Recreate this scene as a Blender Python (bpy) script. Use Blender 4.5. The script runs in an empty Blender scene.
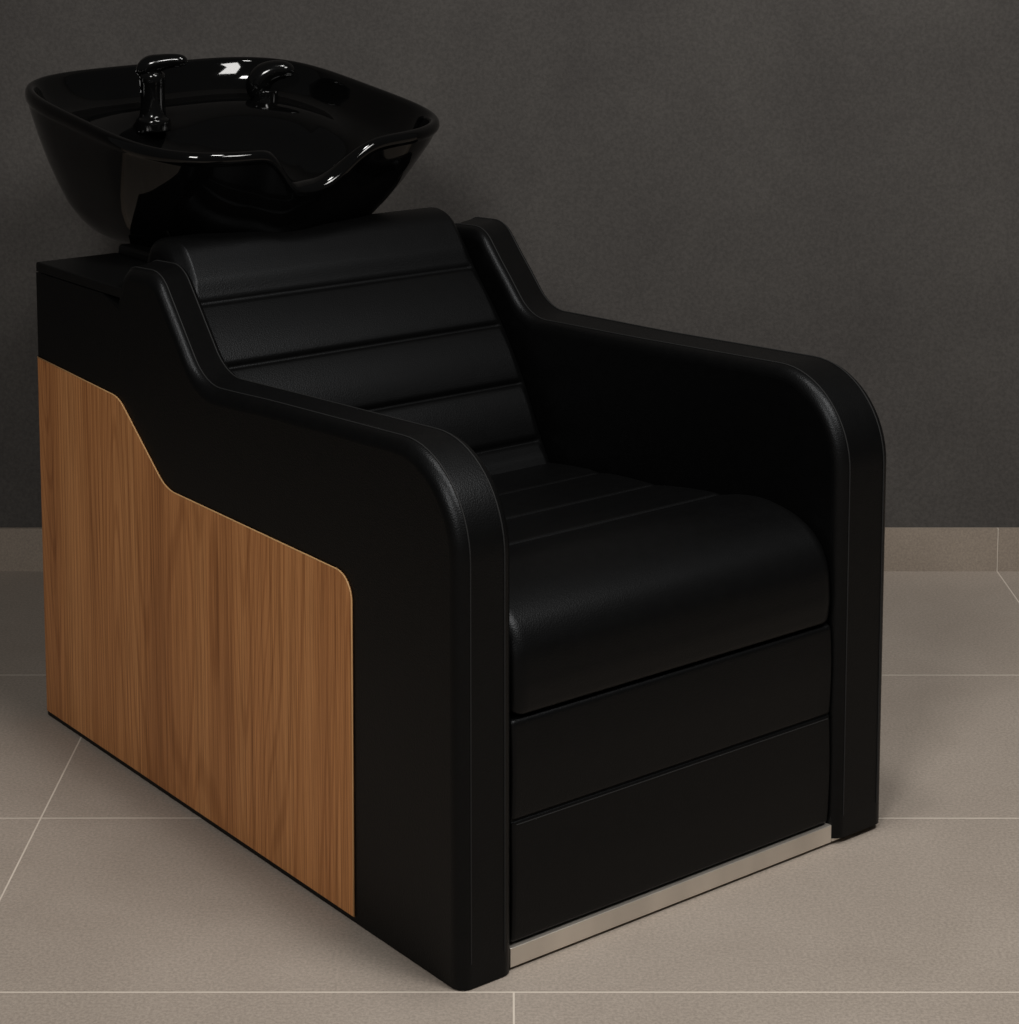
import bpy, bmesh, math
from mathutils import Vector, Matrix
S=bpy.context.scene
try:
    S.view_settings.view_transform='Standard'
except Exception: pass
COL=S.collection

# ---------------------------------------------------------------- materials
def new_mat(name):
    m=bpy.data.materials.new(name); m.use_nodes=True
    nt=m.node_tree; return m,nt,nt.nodes['Principled BSDF']
def N(nt,t,**k):
    n=nt.nodes.new(t)
    for a,b in k.items():
        try: setattr(n,a,b)
        except Exception: pass
    return n
def ramp(nt,stops):
    r=N(nt,'ShaderNodeValToRGB'); e=r.color_ramp.elements
    while len(e)<len(stops): e.new(0.5)
    for i,(p,c) in enumerate(stops):
        e[i].position=p; e[i].color=(*c,1)
    return r
def coords(nt,scale=(1,1,1),out='Object'):
    tc=N(nt,'ShaderNodeTexCoord'); mp=N(nt,'ShaderNodeMapping')
    mp.inputs['Scale'].default_value=scale
    nt.links.new(tc.outputs[out],mp.inputs['Vector']); return mp.outputs['Vector']
def noise(nt,vec,scale,detail=4,rough=.5,dist=0):
    n=N(nt,'ShaderNodeTexNoise'); n.inputs['Scale'].default_value=scale
    n.inputs['Detail'].default_value=detail; n.inputs['Roughness'].default_value=rough
    n.inputs['Distortion'].default_value=dist
    nt.links.new(vec,n.inputs['Vector']); return n
def lin(c): 
    return tuple(((x/255)/12.92 if x/255<=.04045 else (((x/255)+.055)/1.055)**2.4) for x in c)

def leather():
    m,nt,b=new_mat('black_leather')
    v=coords(nt)
    vo=N(nt,'ShaderNodeTexVoronoi'); vo.inputs['Scale'].default_value=520; nt.links.new(v,vo.inputs['Vector'])
    n=noise(nt,v,60,3)
    r=ramp(nt,[(0.3,(.0011,.0011,.0011)),(0.7,(.0016,.0016,.0016))]); nt.links.new(n.outputs['Fac'],r.inputs['Fac'])
    nt.links.new(r.outputs['Color'],b.inputs['Base Color'])
    b.inputs['Roughness'].default_value=.40
    b.inputs['Specular IOR Level'].default_value=.175
    b.inputs['Specular Tint'].default_value=(.93,.96,1,1)
    bp=N(nt,'ShaderNodeBump'); bp.inputs['Strength'].default_value=.35; bp.inputs['Distance'].default_value=.0005
    nt.links.new(vo.outputs['Distance'],bp.inputs['Height']); nt.links.new(bp.outputs['Normal'],b.inputs['Normal'])
    return m
def simple(name,c,rough,metal=0,coat=0,spec=.5,lo=.92,sc=25,st=(1,1,1)):
    m,nt,b=new_mat(name); v=coords(nt,st); n=noise(nt,v,sc,3)
    r=ramp(nt,[(0.3,tuple(x*lo for x in c)),(0.7,c)]); nt.links.new(n.outputs['Fac'],r.inputs['Fac'])
    nt.links.new(r.outputs['Color'],b.inputs['Base Color'])
    b.inputs['Roughness'].default_value=rough; b.inputs['Metallic'].default_value=metal
    b.inputs['Coat Weight'].default_value=coat; b.inputs['Specular IOR Level'].default_value=spec
    return m
def wood():
    m,nt,b=new_mat('walnut_veneer')
    big=noise(nt,coords(nt,(1,1,.03)),8,3,.6,.2)
    fine=noise(nt,coords(nt,(1,1,.007)),620,4,.75)
    mid=noise(nt,coords(nt,(1,1,.009)),170,5,.75,.1)
    # cathedral figure: contour lines of a stretched noise field
    fld=noise(nt,coords(nt,(1,1,.09)),4.6,1.5,.4,.1)
    mu=N(nt,'ShaderNodeMath',operation='MULTIPLY'); mu.inputs[1].default_value=260; nt.links.new(fld.outputs['Fac'],mu.inputs[0])
    si=N(nt,'ShaderNodeMath',operation='SINE'); nt.links.new(mu.outputs[0],si.inputs[0])
    ma=N(nt,'ShaderNodeMath',operation='MULTIPLY_ADD'); ma.inputs[1].default_value=.5; ma.inputs[2].default_value=.5; nt.links.new(si.outputs[0],ma.inputs[0])
    r1=ramp(nt,[(.30,lin((170,113,68))),(.5,lin((193,133,82))),(.70,lin((206,147,94)))])
    nt.links.new(big.outputs['Fac'],r1.inputs['Fac'])
    cur=r1.outputs['Color']
    for src,stops,fac in ((fine.outputs['Fac'],[(.42,(.50,.44,.37)),(.52,(1,1,1))],.65),
                          (mid.outputs['Fac'],[(.38,(.52,.45,.38)),(.52,(1,1,1))],.6),
                          (ma.outputs[0],[(.0,(.62,.53,.45)),(.30,(1,1,1))],.5)):
        r=ramp(nt,stops); nt.links.new(src,r.inputs['Fac'])
        mx=N(nt,'ShaderNodeMixRGB',blend_type='MULTIPLY'); mx.inputs['Fac'].default_value=fac
        nt.links.new(cur,mx.inputs[1]); nt.links.new(r.outputs['Color'],mx.inputs[2]); cur=mx.outputs[0]
    nt.links.new(cur,b.inputs['Base Color'])
    b.inputs['Roughness'].default_value=.5; b.inputs['Specular IOR Level'].default_value=.25
    bp=N(nt,'ShaderNodeBump'); bp.inputs['Strength'].default_value=.15; bp.inputs['Distance'].default_value=.0005
    nt.links.new(fine.outputs['Fac'],bp.inputs['Height']); nt.links.new(bp.outputs['Normal'],b.inputs['Normal'])
    return m
def mottled(name,c1,c2,sc,fs,rough,flo=.84,bump=0,spec=.3):
    m,nt,b=new_mat(name); v=coords(nt)
    n1=noise(nt,v,sc,6,.62,.3); n2=noise(nt,v,fs,4,.75)
    r=ramp(nt,[(.3,lin(c1)),(.7,lin(c2))]); nt.links.new(n1.outputs['Fac'],r.inputs['Fac'])
    r2=ramp(nt,[(.38,(flo,)*3),(.62,(1,1,1))]); nt.links.new(n2.outputs['Fac'],r2.inputs['Fac'])
    mx=N(nt,'ShaderNodeMixRGB',blend_type='MULTIPLY'); mx.inputs['Fac'].default_value=1
    nt.links.new(r.outputs['Color'],mx.inputs[1]); nt.links.new(r2.outputs['Color'],mx.inputs[2])
    nt.links.new(mx.outputs[0],b.inputs['Base Color']); b.inputs['Roughness'].default_value=rough
    b.inputs['Specular IOR Level'].default_value=spec
    if bump:
        bp=N(nt,'ShaderNodeBump'); bp.inputs['Strength'].default_value=bump; bp.inputs['Distance'].default_value=.002
        nt.links.new(n2.outputs['Fac'],bp.inputs['Height']); nt.links.new(bp.outputs['Normal'],b.inputs['Normal'])
    return m
M_LEATHER=leather(); M_WOOD=wood()
M_WALL=mottled('charcoal_plaster',(64,61,59),(75,72,69),3,150,.85,.74,.3)
M_TILE=mottled('taupe_stone_tile',(149,138,127),(159,148,137),4,240,.6,.72)
M_GROUT=simple('pale_grout',lin((196,185,172)),.9)
M_BASE=mottled('skirting_tile',(138,126,114),(150,138,125),3.5,240,.6,.76)
M_GLOSS=simple('gloss_black_ceramic',(.0015,.0015,.0015),.05,0,.0,.34)
M_TAP=simple('gloss_black_enamel',(.002,.002,.002),.12,0,.0,.38)
M_LACQ=simple('black_lacquer',(.002,.002,.002),.4,spec=.2)
M_STEEL=simple('brushed_steel',lin((226,218,207)),.34,.8,lo=.72,sc=9,st=(1,1,.2))
M_DARK=simple('shadow_line_black',(.002,.002,.002),.7,spec=.1)  # near-black, paints the shadow line under the chair body
M_THREAD=simple('charcoal_thread',(.014,.014,.014),.6,spec=.2)
M_EDGE=simple('pale_edge_highlight',lin((232,184,128)),.4)  # paler than the veneer: bright lit edge put into the colour

# ---------------------------------------------------------------- geometry helpers
def fillet(poly,seg=10):
    out=[];n=len(poly)
    for i in range(n):
        p0=Vector(poly[i-1][:2]);p=Vector(poly[i][:2]);p1=Vector(poly[(i+1)%n][:2]);r=poly[i][2]
        if r<=0: out.append(p);continue
        d0=(p0-p).normalized();d1=(p1-p).normalized()
        ang=d0.angle(d1); t=r/math.tan(ang/2)
        t=min(t,(p0-p).length*.49,(p1-p).length*.49); r=t*math.tan(ang/2)
        c=p+(d0+d1).normalized()*(r/math.sin(ang/2))
        a=p+d0*t-c; b=p+d1*t-c
        a0=math.atan2(a.y,a.x);a1=math.atan2(b.y,b.x)
        da=(a1-a0+math.pi)%(2*math.pi)-math.pi
        for k in range(seg+1):
            q=a0+da*k/seg; out.append(c+Vector((math.cos(q),math.sin(q)))*r)
    return out
def densify(pts,step,closed=True):
    out=[];n=len(pts)
    for i in range(n if closed else n-1):
        a=pts[i];b=pts[(i+1)%n];L=(b-a).length;k=max(1,int(L/step))
        for j in range(k): out.append(a.lerp(b,j/k))
    if not closed: out.append(pts[-1])
    return out
def spline(pts,step=.004):
    P=[Vector(p) for p in pts];P=[P[0]*2-P[1]]+P+[P[-1]*2-P[-2]];out=[]
    for i in range(1,len(P)-2):
        a,b,c,d=P[i-1:i+3];k=max(2,int((c-b).length/step))
        for j in range(k):
            t=j/k
            out.append(.5*((2*b)+(c-a)*t+(2*a-5*b+4*c-d)*t*t+(3*b-a-3*c+d)*t**3))
    out.append(P[-2]); return out
def area2(l): return sum(l[i-1].x*l[i].y-l[i].x*l[i-1].y for i in range(len(l)))
def normals(l):
    """mitred outward normals of a CCW loop"""
    out=[];n=len(l)
    for i in range(n):
        a=(l[i]-l[i-1]).normalized(); b=(l[(i+1)%n]-l[i]).normalized()
        na=Vector((a.y,-a.x)); nb=Vector((b.y,-b.x)); m=na+nb
        if m.length<1e-6: out.append(na); continue
        m.normalize(); out.append(m/max(.35,m.dot(na)))
    return out
def sst(x): x=max(0,min(1,x)); return x*x*(3-2*x)
def rext(bm,loop,u0,u1,r,off=None,stations=0,shift=None,fade=(.012,.014),mat=0,seg=6,keep=None):
    """loop in (v,z), extruded along u with rounded edges; off=list of outward offsets"""
    if area2(loop)<0:
        loop=loop[::-1]; off=off[::-1] if off else None
    nr=normals(loop); n=len(loop)
    st=[]
    for k in range(seg+1):
        q=math.pi/2*k/seg; st.append((u0+r*(1-math.cos(q)), r*(1-math.sin(q))))
    k=stations+1; a=u0+r;b=u1-r
    extra=[a+.004,a+.008,a+.013,a+.018,a+.026] if off else []
    mids=sorted(set(extra+[a+(b-a)*j/k for j in range(1,k)]+[a+b-x for x in extra]))
    tail=[(u1-(x-u0),ins) for x,ins in st[::-1]]
    st+= [(x,0) for x in mids]; st+=tail
    rings=[]
    for (u,ins) in st:
        w=sst((min(u-u0,u1-u)-fade[0])/fade[1]) if off else 0
        ring=[]
        for i in range(n):
            p=loop[i]-nr[i]*ins
            if keep: keep(loop[i],p)
            if off: p=p+nr[i]*off[i]*w
            v=p.x
            if shift: v+=shift(u,p.x,p.y)
            ring.append(bm.verts.new((u,v,p.y)))
        rings.append(ring)
    for A,B in zip(rings,rings[1:]):
        for i in range(n):
            j=(i+1)%n
            f=bm.faces.new((A[i],A[j],B[j],B[i])); f.smooth=True; f.material_index=mat
    for ring in (rings[0],rings[-1]):
        f=bm.faces.new(ring); f.material_index=mat; f.smooth=False
def tube(bm,path,rad,n=8,mat=0,flat=1.0):
    P=[Vector(p) for p in path]; R=rad if isinstance(rad,(list,tuple)) else [rad]*len(P)
    ref=None;rings=[]
    for i,p in enumerate(P):
        t=(P[min(i+1,len(P)-1)]-P[max(i-1,0)])
        if t.length<1e-9: t=Vector((0,0,1))
        t.normalize()
        if ref is None:
            ref=t.cross(Vector((0,0,1)))
            if ref.length<.1: ref=t.cross(Vector((0,1,0)))
            ref.normalize()
        ref=(ref-t*ref.dot(t)).normalized(); b=t.cross(ref)
        rings.append([bm.verts.new(p+(ref*math.cos(2*math.pi*k/n)+b*flat*math.sin(2*math.pi*k/n))*R[i]) for k in range(n)])
    for A,B in zip(rings,rings[1:]):
        for i in range(n):
            j=(i+1)%n; f=bm.faces.new((A[i],A[j],B[j],B[i])); f.smooth=True; f.material_index=mat
    for r in (rings[0],rings[-1]):
        f=bm.faces.new(r); f.material_index=mat
def finish(bm,name,mats,parent=None,loc=(0,0,0),wn=True,label=None,sharp=None):
    bmesh.ops.remove_doubles(bm,verts=bm.verts,dist=1e-6)
    bmesh.ops.recalc_face_normals(bm,faces=bm.faces)
    if sharp:
        for e in bm.edges:
            if len(e.link_faces)==2 and e.calc_face_angle(0)>math.radians(sharp): e.smooth=False
    me=bpy.data.meshes.new(name); bm.to_mesh(me); bm.free()
    for m in mats: me.materials.append(m)
    o=bpy.data.objects.new(name,me); COL.objects.link(o)
    o.location=loc
    if parent: o.parent=parent
    if wn:
        w=o.modifiers.new('wn','WEIGHTED_NORMAL'); w.weight=60; w.keep_sharp=True
    if label: o['label']=label
    return o
def box(bm,x0,x1,y0,y1,z0,z1,mat=0,bev=0):
    r=bmesh.ops.create_cube(bm,size=1)
    for v in r['verts']:
        v.co=Vector((x0+(v.co.x+.5)*(x1-x0),y0+(v.co.y+.5)*(y1-y0),z0+(v.co.z+.5)*(z1-z0)))
    fs=set(f for v in r['verts'] for f in v.link_faces)
    for f in fs: f.material_index=mat
    if bev:
        es=set(e for v in r['verts'] for e in v.link_edges)
        bmesh.ops.bevel(bm,geom=list(es),offset=bev,segments=3,affect='EDGES',profile=.5)
def slab(bm,pts,z0,z1):
    a=[bm.verts.new((x,y,z0)) for x,y in pts]; b=[bm.verts.new((x,y,z1)) for x,y in pts]
    n=len(pts)
    bm.faces.new(a[::-1]);bm.faces.new(b)
    for i in range(n): bm.faces.new((a[i],a[(i+1)%n],b[(i+1)%n],b[i]))
    es=[e for v in b for e in v.link_edges if e.other_vert(v) in b]
    bmesh.ops.bevel(bm,geom=list(set(es)),offset=.003,segments=3,affect='EDGES',profile=.5)

# ---------------------------------------------------------------- room
WY=3.9585
bm=bmesh.new()
X0,X1,Y0=-3.2,3.4,-.9
f=bm.faces.new([bm.verts.new(p) for p in ((X0,Y0,-.0003),(X1,Y0,-.0003),(X1,WY,-.0003),(X0,WY,-.0003))]); f.material_index=1
rows=[WY,3.4143,2.8692,2.3952]
while rows[-1]>Y0+.1: rows.append(rows[-1]-.53)
offs=[.925,-.655,-.655,.005,.3,.8,.1,.5,.9,.2,.6]
g=.0012;TW=1.62
for i in range(len(rows)-1):
    ya,yb=max(rows[i+1],Y0)+g*1.4,rows[i]-(g*1.4 if i else 0)
    x=offs[i]-TW*5
    while x<X1:
        a,b=max(x,X0)+g,min(x+TW,X1)-g
        if b-a>.01:
            vs=[bm.verts.new(p) for p in ((a,ya,0),(b,ya,0),(b,yb,0),(a,yb,0))]
            bm.faces.new(vs).material_index=0
        x+=TW
o=finish(bm,'floor',[M_TILE,M_GROUT],wn=False); o['kind']='structure'
bm=bmesh.new(); box(bm,X0,X1,WY,WY+.1,-.05,3.0); o=finish(bm,'wall_back',[M_WALL],wn=False); o['kind']='structure'
bm=bmesh.new()
x=.925-TW*4
while x<X1:
    a,b=max(x,X0)+.0012,min(x+TW,X1)-.0012
    if b-a>.01: box(bm,a,b,WY-.008,WY-.0005,.0,.0835,0)
    x+=TW
box(bm,X0,X1,WY-.006,WY-.0005,.0,.083,1)
o=finish(bm,'baseboard_back',[M_BASE,M_GROUT],wn=False); o['kind']='structure'

# ---------------------------------------------------------------- chair root
CU,CV=.36,.54
chair=bpy.data.objects.new('salon_shampoo_chair',None); COL.objects.link(chair)
sn,cs=math.sin(math.radians(52)),math.cos(math.radians(52))
P1=Vector((-.0606,2.3916,0)); U=Vector((sn,cs,0)); V=Vector((-cs,sn,0))
chair.location=P1+U*CU+V*CV; chair.rotation_euler=(0,0,math.radians(38)); chair.empty_display_size=.2
chair['label']='black leather salon backwash chair with walnut side panel and glossy basin'
chair['category']='shampoo chair'
LOC=(-CU,-CV,0)
def part(bm,name,mats,parent=chair,**k):
    loc=LOC if parent is chair else (0,0,0)
    return finish(bm,name,mats,parent,loc,**k)
AL,AR,WT,VB=.083,.632,.731,1.078
# arms -------------------------------------------------------------
def arm_loop(zb):
    L=fillet([(-.004,zb,0),(-.004,.650,.125),(.635,.618,.085),(.752,.757,.055),(.848,.752,.045),(.868,.706,0),(VB,.706,0),(VB,zb,0)],16)
    L=densify(L,.03)
    return L if area2(L)>0 else L[::-1]
def mkshift(u0,u1,s0,s1):
    def sh(u,v,z):
        t=(u-u0)/(u1-u0); w=sst((v-.40)/.2)*(1-sst((v-.88)/.12))*sst((z-.45)/.12)
        return w*(s0+(s1-s0)*t)
    return sh
def seam_path(L,u,sh,vmax=.86):
    p=[]; nr=normals(L)
    i0=min(range(len(L)),key=lambda i:(L[i]-Vector((-.004,.03))).length)
    n=len(L); d=-1 if L[(i0-1)%n].y>L[i0].y else 1
    i=i0
    while L[i].x<vmax and len(p)<n:
        q=L[i]+nr[i]*.0003
        p.append((u,q.x+sh(u,q.x,q.y),q.y)); i=(i+d)%n
    return p
for (u0,u1,s0,s1,zb,dz) in ((0,AL,-.048,.0,.002,0),(AR,WT,.035,.085,.009,.010)):
    sh=mkshift(u0,u1,s0,s1); L=arm_loop(zb)
    def keep(q,p):
        if q.y<=zb+1e-5: p.y=zb
        if q.x>=VB-1e-5: p.x=VB
        if q.x>.87 and q.y>.7: p.y=.706
    bm=bmesh.new()
    rext(bm,L,u0,u1,.018,shift=sh,stations=2,seg=9,keep=keep)
    for uu in (u0+.0165,u1-.0165):
        tube(bm,seam_path(L,uu,sh),.0009,6,1)
    for v in bm.verts: v.co.z-=dz*sst((v.co.z-.64)/.10)*(1-sst((v.co.y-.93)/.05))
    part(bm,'armrest',[M_LEATHER,M_THREAD],sharp=50)

# cabinet -----------------------------------------------------------
bm=bmesh.new(); box(bm,AL-.004,AR+.004,.90,VB-.003,.008,.704,0,.003); part(bm,'cabinet',[M_LACQ])
bm=bmesh.new(); slab(bm,[(.0005,.80),(AL,.80),(AL,.93),(WT-.0005,.95),(WT-.0005,VB),(.0005,VB)],.7075,.722); part(bm,'cabinet_top',[M_LACQ])
bm=bmesh.new(); box(bm,.010,WT-.012,.012,VB-.01,0,.010,0); part(bm,'shadow_plinth',[M_DARK])  # recessed black base strip, stands in for the contact shadow at the floor

# wood panel --------------------------------------------------------
WP=fillet([(VB-.0005,.574,0),(.815,.561,.06),(.680,.456,.075),(.215,.452,.034),(.217,.009,0),(VB-.0005,.009,0)],12)
bm=bmesh.new(); rext(bm,WP,-.0018,.004,.0006,seg=2); wp=part(bm,'side_panel',[M_WOOD],label='walnut veneer side panel with vertical grain',sharp=50)
top=[p for p in WP if p.y>.40]+[Vector((.217,.010))]
bm=bmesh.new(); tube(bm,[(-.0016,p.x,p.y) for p in top],.0010,6); part(bm,'edge_highlight',[M_EDGE],parent=wp,wn=False,label='pale strip painting the light caught along the panel contour')  # thin pale tube paints the highlight on the panel's edge

# backrest ----------------------------------------------------------
front=spline([(.588,.400),(.618,.450),(.656,.523),(.712,.606),(.780,.682),(.822,.735),(.850,.762),(.885,.772),(.915,.762),(.928,.735)],.003)
back=spline([(.928,.735),(.915,.690),(.860,.640),(.800,.560),(.740,.450),(.70,.380)],.02)[1:]
loop=front+back+[Vector((.60,.375))]
def groove_offsets(loop,nf,gv,depth,width,bulge):
    L=[0]
    for i in range(1,nf): L.append(L[-1]+(loop[i]-loop[i-1]).length)
    gs=sorted(L[min(range(nf),key=lambda k:(loop[k]-Vector(g)).length)] for g in gv); off=[0]*len(loop)
    for i in range(nf):
        s=L[i]; d=min(abs(s-x) for x in gs)
        lo=max([x for x in gs if x<=s],default=None); hi=min([x for x in gs if x>s],default=None)
        if lo is not None and hi is not None: b=bulge*math.sin(math.pi*(s-lo)/(hi-lo))**.6
        elif lo is None and hi is not None: b=bulge*sst((hi-s)/.03)
        else: b=bulge*sst((s-lo)/.04)*(1-sst((s-lo-.08)/.06))
        off[i]=b-depth*math.exp(-(d/width)**2)
    return off
off=groove_offsets(loop,len(front),[(.613,.440),(.656,.523),(.712,.606),(.785,.688)],.005,.0038,.007)
bm=bmesh.new(); rext(bm,loop,AL+.003,AR-.003,.020,off=off,stations=6,fade=(.010,.010))
for v in bm.verts:
    v.co.x+=.018*sst((v.co.z-.62)/.14)*(1-(v.co.x-AL)/(AR-AL))
part(bm,'backrest',[M_LEATHER])

# seat --------------------------------------------------------------
front=spline([(.640,.398),(.56,.410),(.46,.420),(.35,.428),(.21,.446),(.13,.457),(.07,.452),(.028,.430),(.006,.396),(.000,.355),(.001,.330),(.004,.317),(.012,.313)],.0022)
loop=front+[Vector((.05,.3125)),Vector((.3,.33)),Vector((.60,.345))]
off=groove_offsets(loop,len(front),[(.47,.419),(.345,.428),(.21,.446)],.0045,.0030,.003)
off2=groove_offsets(loop,len(front),[(.457,.419),(.332,.429),(.197,.447)],.0014,.0016,.0)
off=[a+b for a,b in zip(off,off2)]
bm=bmesh.new(); rext(bm,loop,AL+.001,AR-.001,.020,off=off,stations=6,fade=(.004,.010),keep=lambda q,p:setattr(p,'y',max(p.y,.3125) if q.y<.32 else p.y))
part(bm,'seat',[M_LEATHER])
front=spline([(.014,.311),(.007,.308),(.0045,.295),(.0025,.250),(.0045,.195),(.006,.186),(.0045,.177),(.0025,.110),(.0045,.045),(.007,.034),(.014,.029)],.0015)
loop=front+[Vector((.06,.029)),Vector((.06,.311))]
off=groove_offsets(loop,len(front),[(.006,.186)],.0025,.0016,.0)
bm=bmesh.new(); rext(bm,loop,AL+.001,AR-.001,.006,off=off,stations=3,fade=(.0,.006))
tube(bm,[(u,.0048,.1805) for u in (AL+.008,.36,AR-.008)],.0008,6,1)
part(bm,'front_panel',[M_LEATHER,M_THREAD])
bm=bmesh.new(); box(bm,AL-.002,AR+.002,.003,.020,.004,.0285,0,.001); box(bm,AR+.002,WT-.010,.002,.017,.0055,.0088,0)
part(bm,'kick_plate',[M_STEEL],label='brushed steel kick plate')

# basin --------------------------------------------------------------
BC=Vector((.355,1.090)); A,B=.278,.297; NN=4.0
def rimxy(ph,s,sv,nn=NN):
    c,s_=math.cos(ph),math.sin(ph)
    k=(abs(c)**nn+abs(s_)**nn)**(-1/nn)
    return A*k*c*s, B*k*s_*s+sv
def nprof(x):
    x=x+.034; w=.054 if x<0 else .082
    return math.exp(-(abs(x)/w)**(3.2 if x<0 else 2.6))
def rimz(x,y,nd=1):
    z=.939+.032*x+.135*y
    if y<0: z-=.064*nd*nprof(x)*sst((-y-.10)/.12)
    return z
NS=360
def ring(bm,s,sv,zf,nd=1,pull=0,nn=NN,su=0):
    out=[]
    for k in range(NS):
        ph=2*math.pi*k/NS
        x0,y0=rimxy(ph,1,0)
        x,y=rimxy(ph,s,sv,nn)
        if y0<0: y+=pull*.020*nprof(x0)
        out.append(bm.verts.new((BC.x+x+su,BC.y+y,zf(x0,y0,nd))))
    return out
bm=bmesh.new(); R=[]
ZB=.722
def outer(h):
    return lambda x,y,nd: rimz(x,y,nd)*(1-h)+ZB*h
for s,sv,h,nn in ((.02,.01,1.0,2),(.48,.01,1.0,2.6),(.55,.01,.985,2.7),(.61,.01,.955,2.8),(.67,.009,.91,2.9),(.725,.008,.84,3.0),(.785,.006,.74,3.1),(.84,.004,.60,3.3),(.89,.003,.45,3.5),(.935,.002,.28,3.8),(.970,.0,.14,NN),(.985,0,.080,NN),(.991,0,.062,NN),(1.0,0,.048,NN)):
    R.append(ring(bm,s,sv,outer(h),1,.5*(1-h),nn,su=-.024*h))
def inn(d,rear=0): return lambda x,y,nd: rimz(x,y,nd)+d+rear*sst((y+.04)/.16)
def lip(d,nb): return lambda x,y,nd: rimz(x,y,nd)+d+(nb*nprof(x) if y<0 else 0)
for s,d,pl,nb in ((1.005,-.004,.35,.0),(1.003,.002,.4,.003),(.995,.006,.7,.006),(.982,.008,1.1,.007),(.966,.007,1.5,.005),(.953,.001,1.8,.001),(.944,-.009,2.0,-.002)):
    R.append(ring(bm,s,0,lip(d,nb),1,pl))
for s,sv,d,rear,nd,pl,nn in ((.93,0,-.024,0,1,1.9,3.8),(.91,-.002,-.042,.0,1,1.6,3.6),(.875,-.006,-.058,.004,.92,1.2,3.4),(.82,-.012,-.070,.012,.8,.7,3.2),(.77,-.022,-.084,.022,.62,.4,3),(.72,-.028,-.100,.026,.42,.2,2.8),(.65,-.034,-.122,.018,.2,0,2.6),(.54,-.038,-.150,.004,0,0,2.4),(.38,-.04,-.168,0,0,0,2.2),(.2,-.04,-.175,0,0,0,2),(.08,-.04,-.178,0,0,0,2),(.01,-.04,-.179,0,0,0,2)):
    R.append(ring(bm,s,sv,inn(d,rear),nd,pl,nn))
for a,b in zip(R,R[1:]):
    for i in range(NS):
        j=(i+1)%NS; bm.faces.new((a[i],a[j],b[j],b[i])).smooth=True
bm.faces.new(R[0]); bm.faces.new(R[-1])
basin=part(bm,'basin',[M_GLOSS],wn=False,label='glossy black ceramic shampoo basin with neck notch')
bm=bmesh.new()
tube(bm,[(BC.x,BC.y-.04,.756),(BC.x,BC.y-.04,.764),(BC.x,BC.y-.04,.766)],[.03,.03,.022],24)
part(bm,'drain_cover',[M_LACQ],parent=basin)
bm=bmesh.new(); box(bm,.13,.58,.945,1.062,.720,.738,0,.006); part(bm,'basin_mount',[M_LACQ])

# faucet -------------------------------------------------------------
D=Vector((.788,-.616,0))
def fz(u,v): return .939+.032*(u-BC.x)+.135*(v-BC.y)-.064
def smooth_tube(bm,base,l,rad,n=20,flat=1.0):
    P=[Vector((a,z,r)) for (a,z),r in zip(l,rad)]
    Q=[P[0]*2-P[1]]+P+[P[-1]*2-P[-2]]; path=[];rr=[]
    for i in range(1,len(Q)-2):
        a,b,c,d=Q[i-1:i+3]
        for j in range(6):
            t=j/6; q=.5*((2*b)+(c-a)*t+(2*a-5*b+4*c-d)*t*t+(3*b-a-3*c+d)*t**3)
            path.append(Vector(base)+D*q.x+Vector((0,0,q.y))); rr.append(max(.001,q.z))
    q=P[-1]; path.append(Vector(base)+D*q.x+Vector((0,0,q.y))); rr.append(q.z)
    tube(bm,path,rr,n,flat=flat)
fb=(.300,1.250,fz(.300,1.250)+.004)
bm=bmesh.new()
smooth_tube(bm,fb,[(0,-.012),(0,.006),(0,.013),(0,.033),(0,.058),(0,.072),(.000,.083),(.000,.090)],[.030,.029,.023,.0205,.0205,.0215,.020,.010])
fau=part(bm,'faucet',[M_TAP],wn=False,label='glossy black mixer tap')
bm=bmesh.new()
smooth_tube(bm,fb,[(-.014,.079),(-.012,.088),(-.002,.097),(.016,.102),(.036,.105),(.050,.104),(.057,.100)],[.010,.016,.017,.014,.0115,.010,.004])
part(bm,'lever',[M_TAP],parent=fau,wn=False)
hb=(.540,1.268,fz(.540,1.268)+.010)
bm=bmesh.new()
smooth_tube(bm,hb,[(-.010,-.024),(-.010,-.006),(-.010,.012),(-.010,.024)],[.024,.024,.023,.023])
hol=part(bm,'mixer_valve',[M_TAP],wn=False,label='glossy black low lever mixer')
bm=bmesh.new()
smooth_tube(bm,hb,[(-.018,.014),(-.021,.031),(-.014,.046),(.000,.055),(.016,.059),(.030,.058),(.040,.053)],[.018,.022,.022,.020,.017,.014,.006])
part(bm,'lever',[M_TAP],parent=hol,wn=False)

# ---------------------------------------------------------------- lights
def area(name,loc,tgt,size,power,color=(1,1,1),sy=None):
    l=bpy.data.lights.new(name,'AREA'); l.energy=power; l.color=color; l.size=size
    if sy: l.shape='RECTANGLE'; l.size_y=sy
    o=bpy.data.objects.new(name,l); COL.objects.link(o); o.location=loc
    o.rotation_euler=(Vector(tgt)-Vector(loc)).to_track_quat('-Z','Y').to_euler()
    return o
area('key_softbox',(-.8,-.1,2.7),(.1,2.8,.3),.7,62,(1,.98,.95))
area('ceiling_downlight',(1.25,1.6,2.9),(1.2,2.3,0),.9,64,(1,.98,.95))
area('ceiling_downlight',(.1,2.5,2.9),(.1,2.5,0),.3,20,(1,.98,.95))
w=bpy.data.worlds.new('World'); S.world=w; w.use_nodes=True
w.node_tree.nodes['Background'].inputs[0].default_value=(1,.99,.975,1); w.node_tree.nodes['Background'].inputs[1].default_value=.05

cam=bpy.data.cameras.new('Camera'); co=bpy.data.objects.new('Camera',cam); COL.objects.link(co)
co.location=(0,0,1.3); co.rotation_euler=(math.pi/2-math.atan(261/2158),0,0)
cam.sensor_width=36; cam.lens=2150/1024*36; cam.shift_y=-371/1024; cam.clip_start=.02
S.camera=co
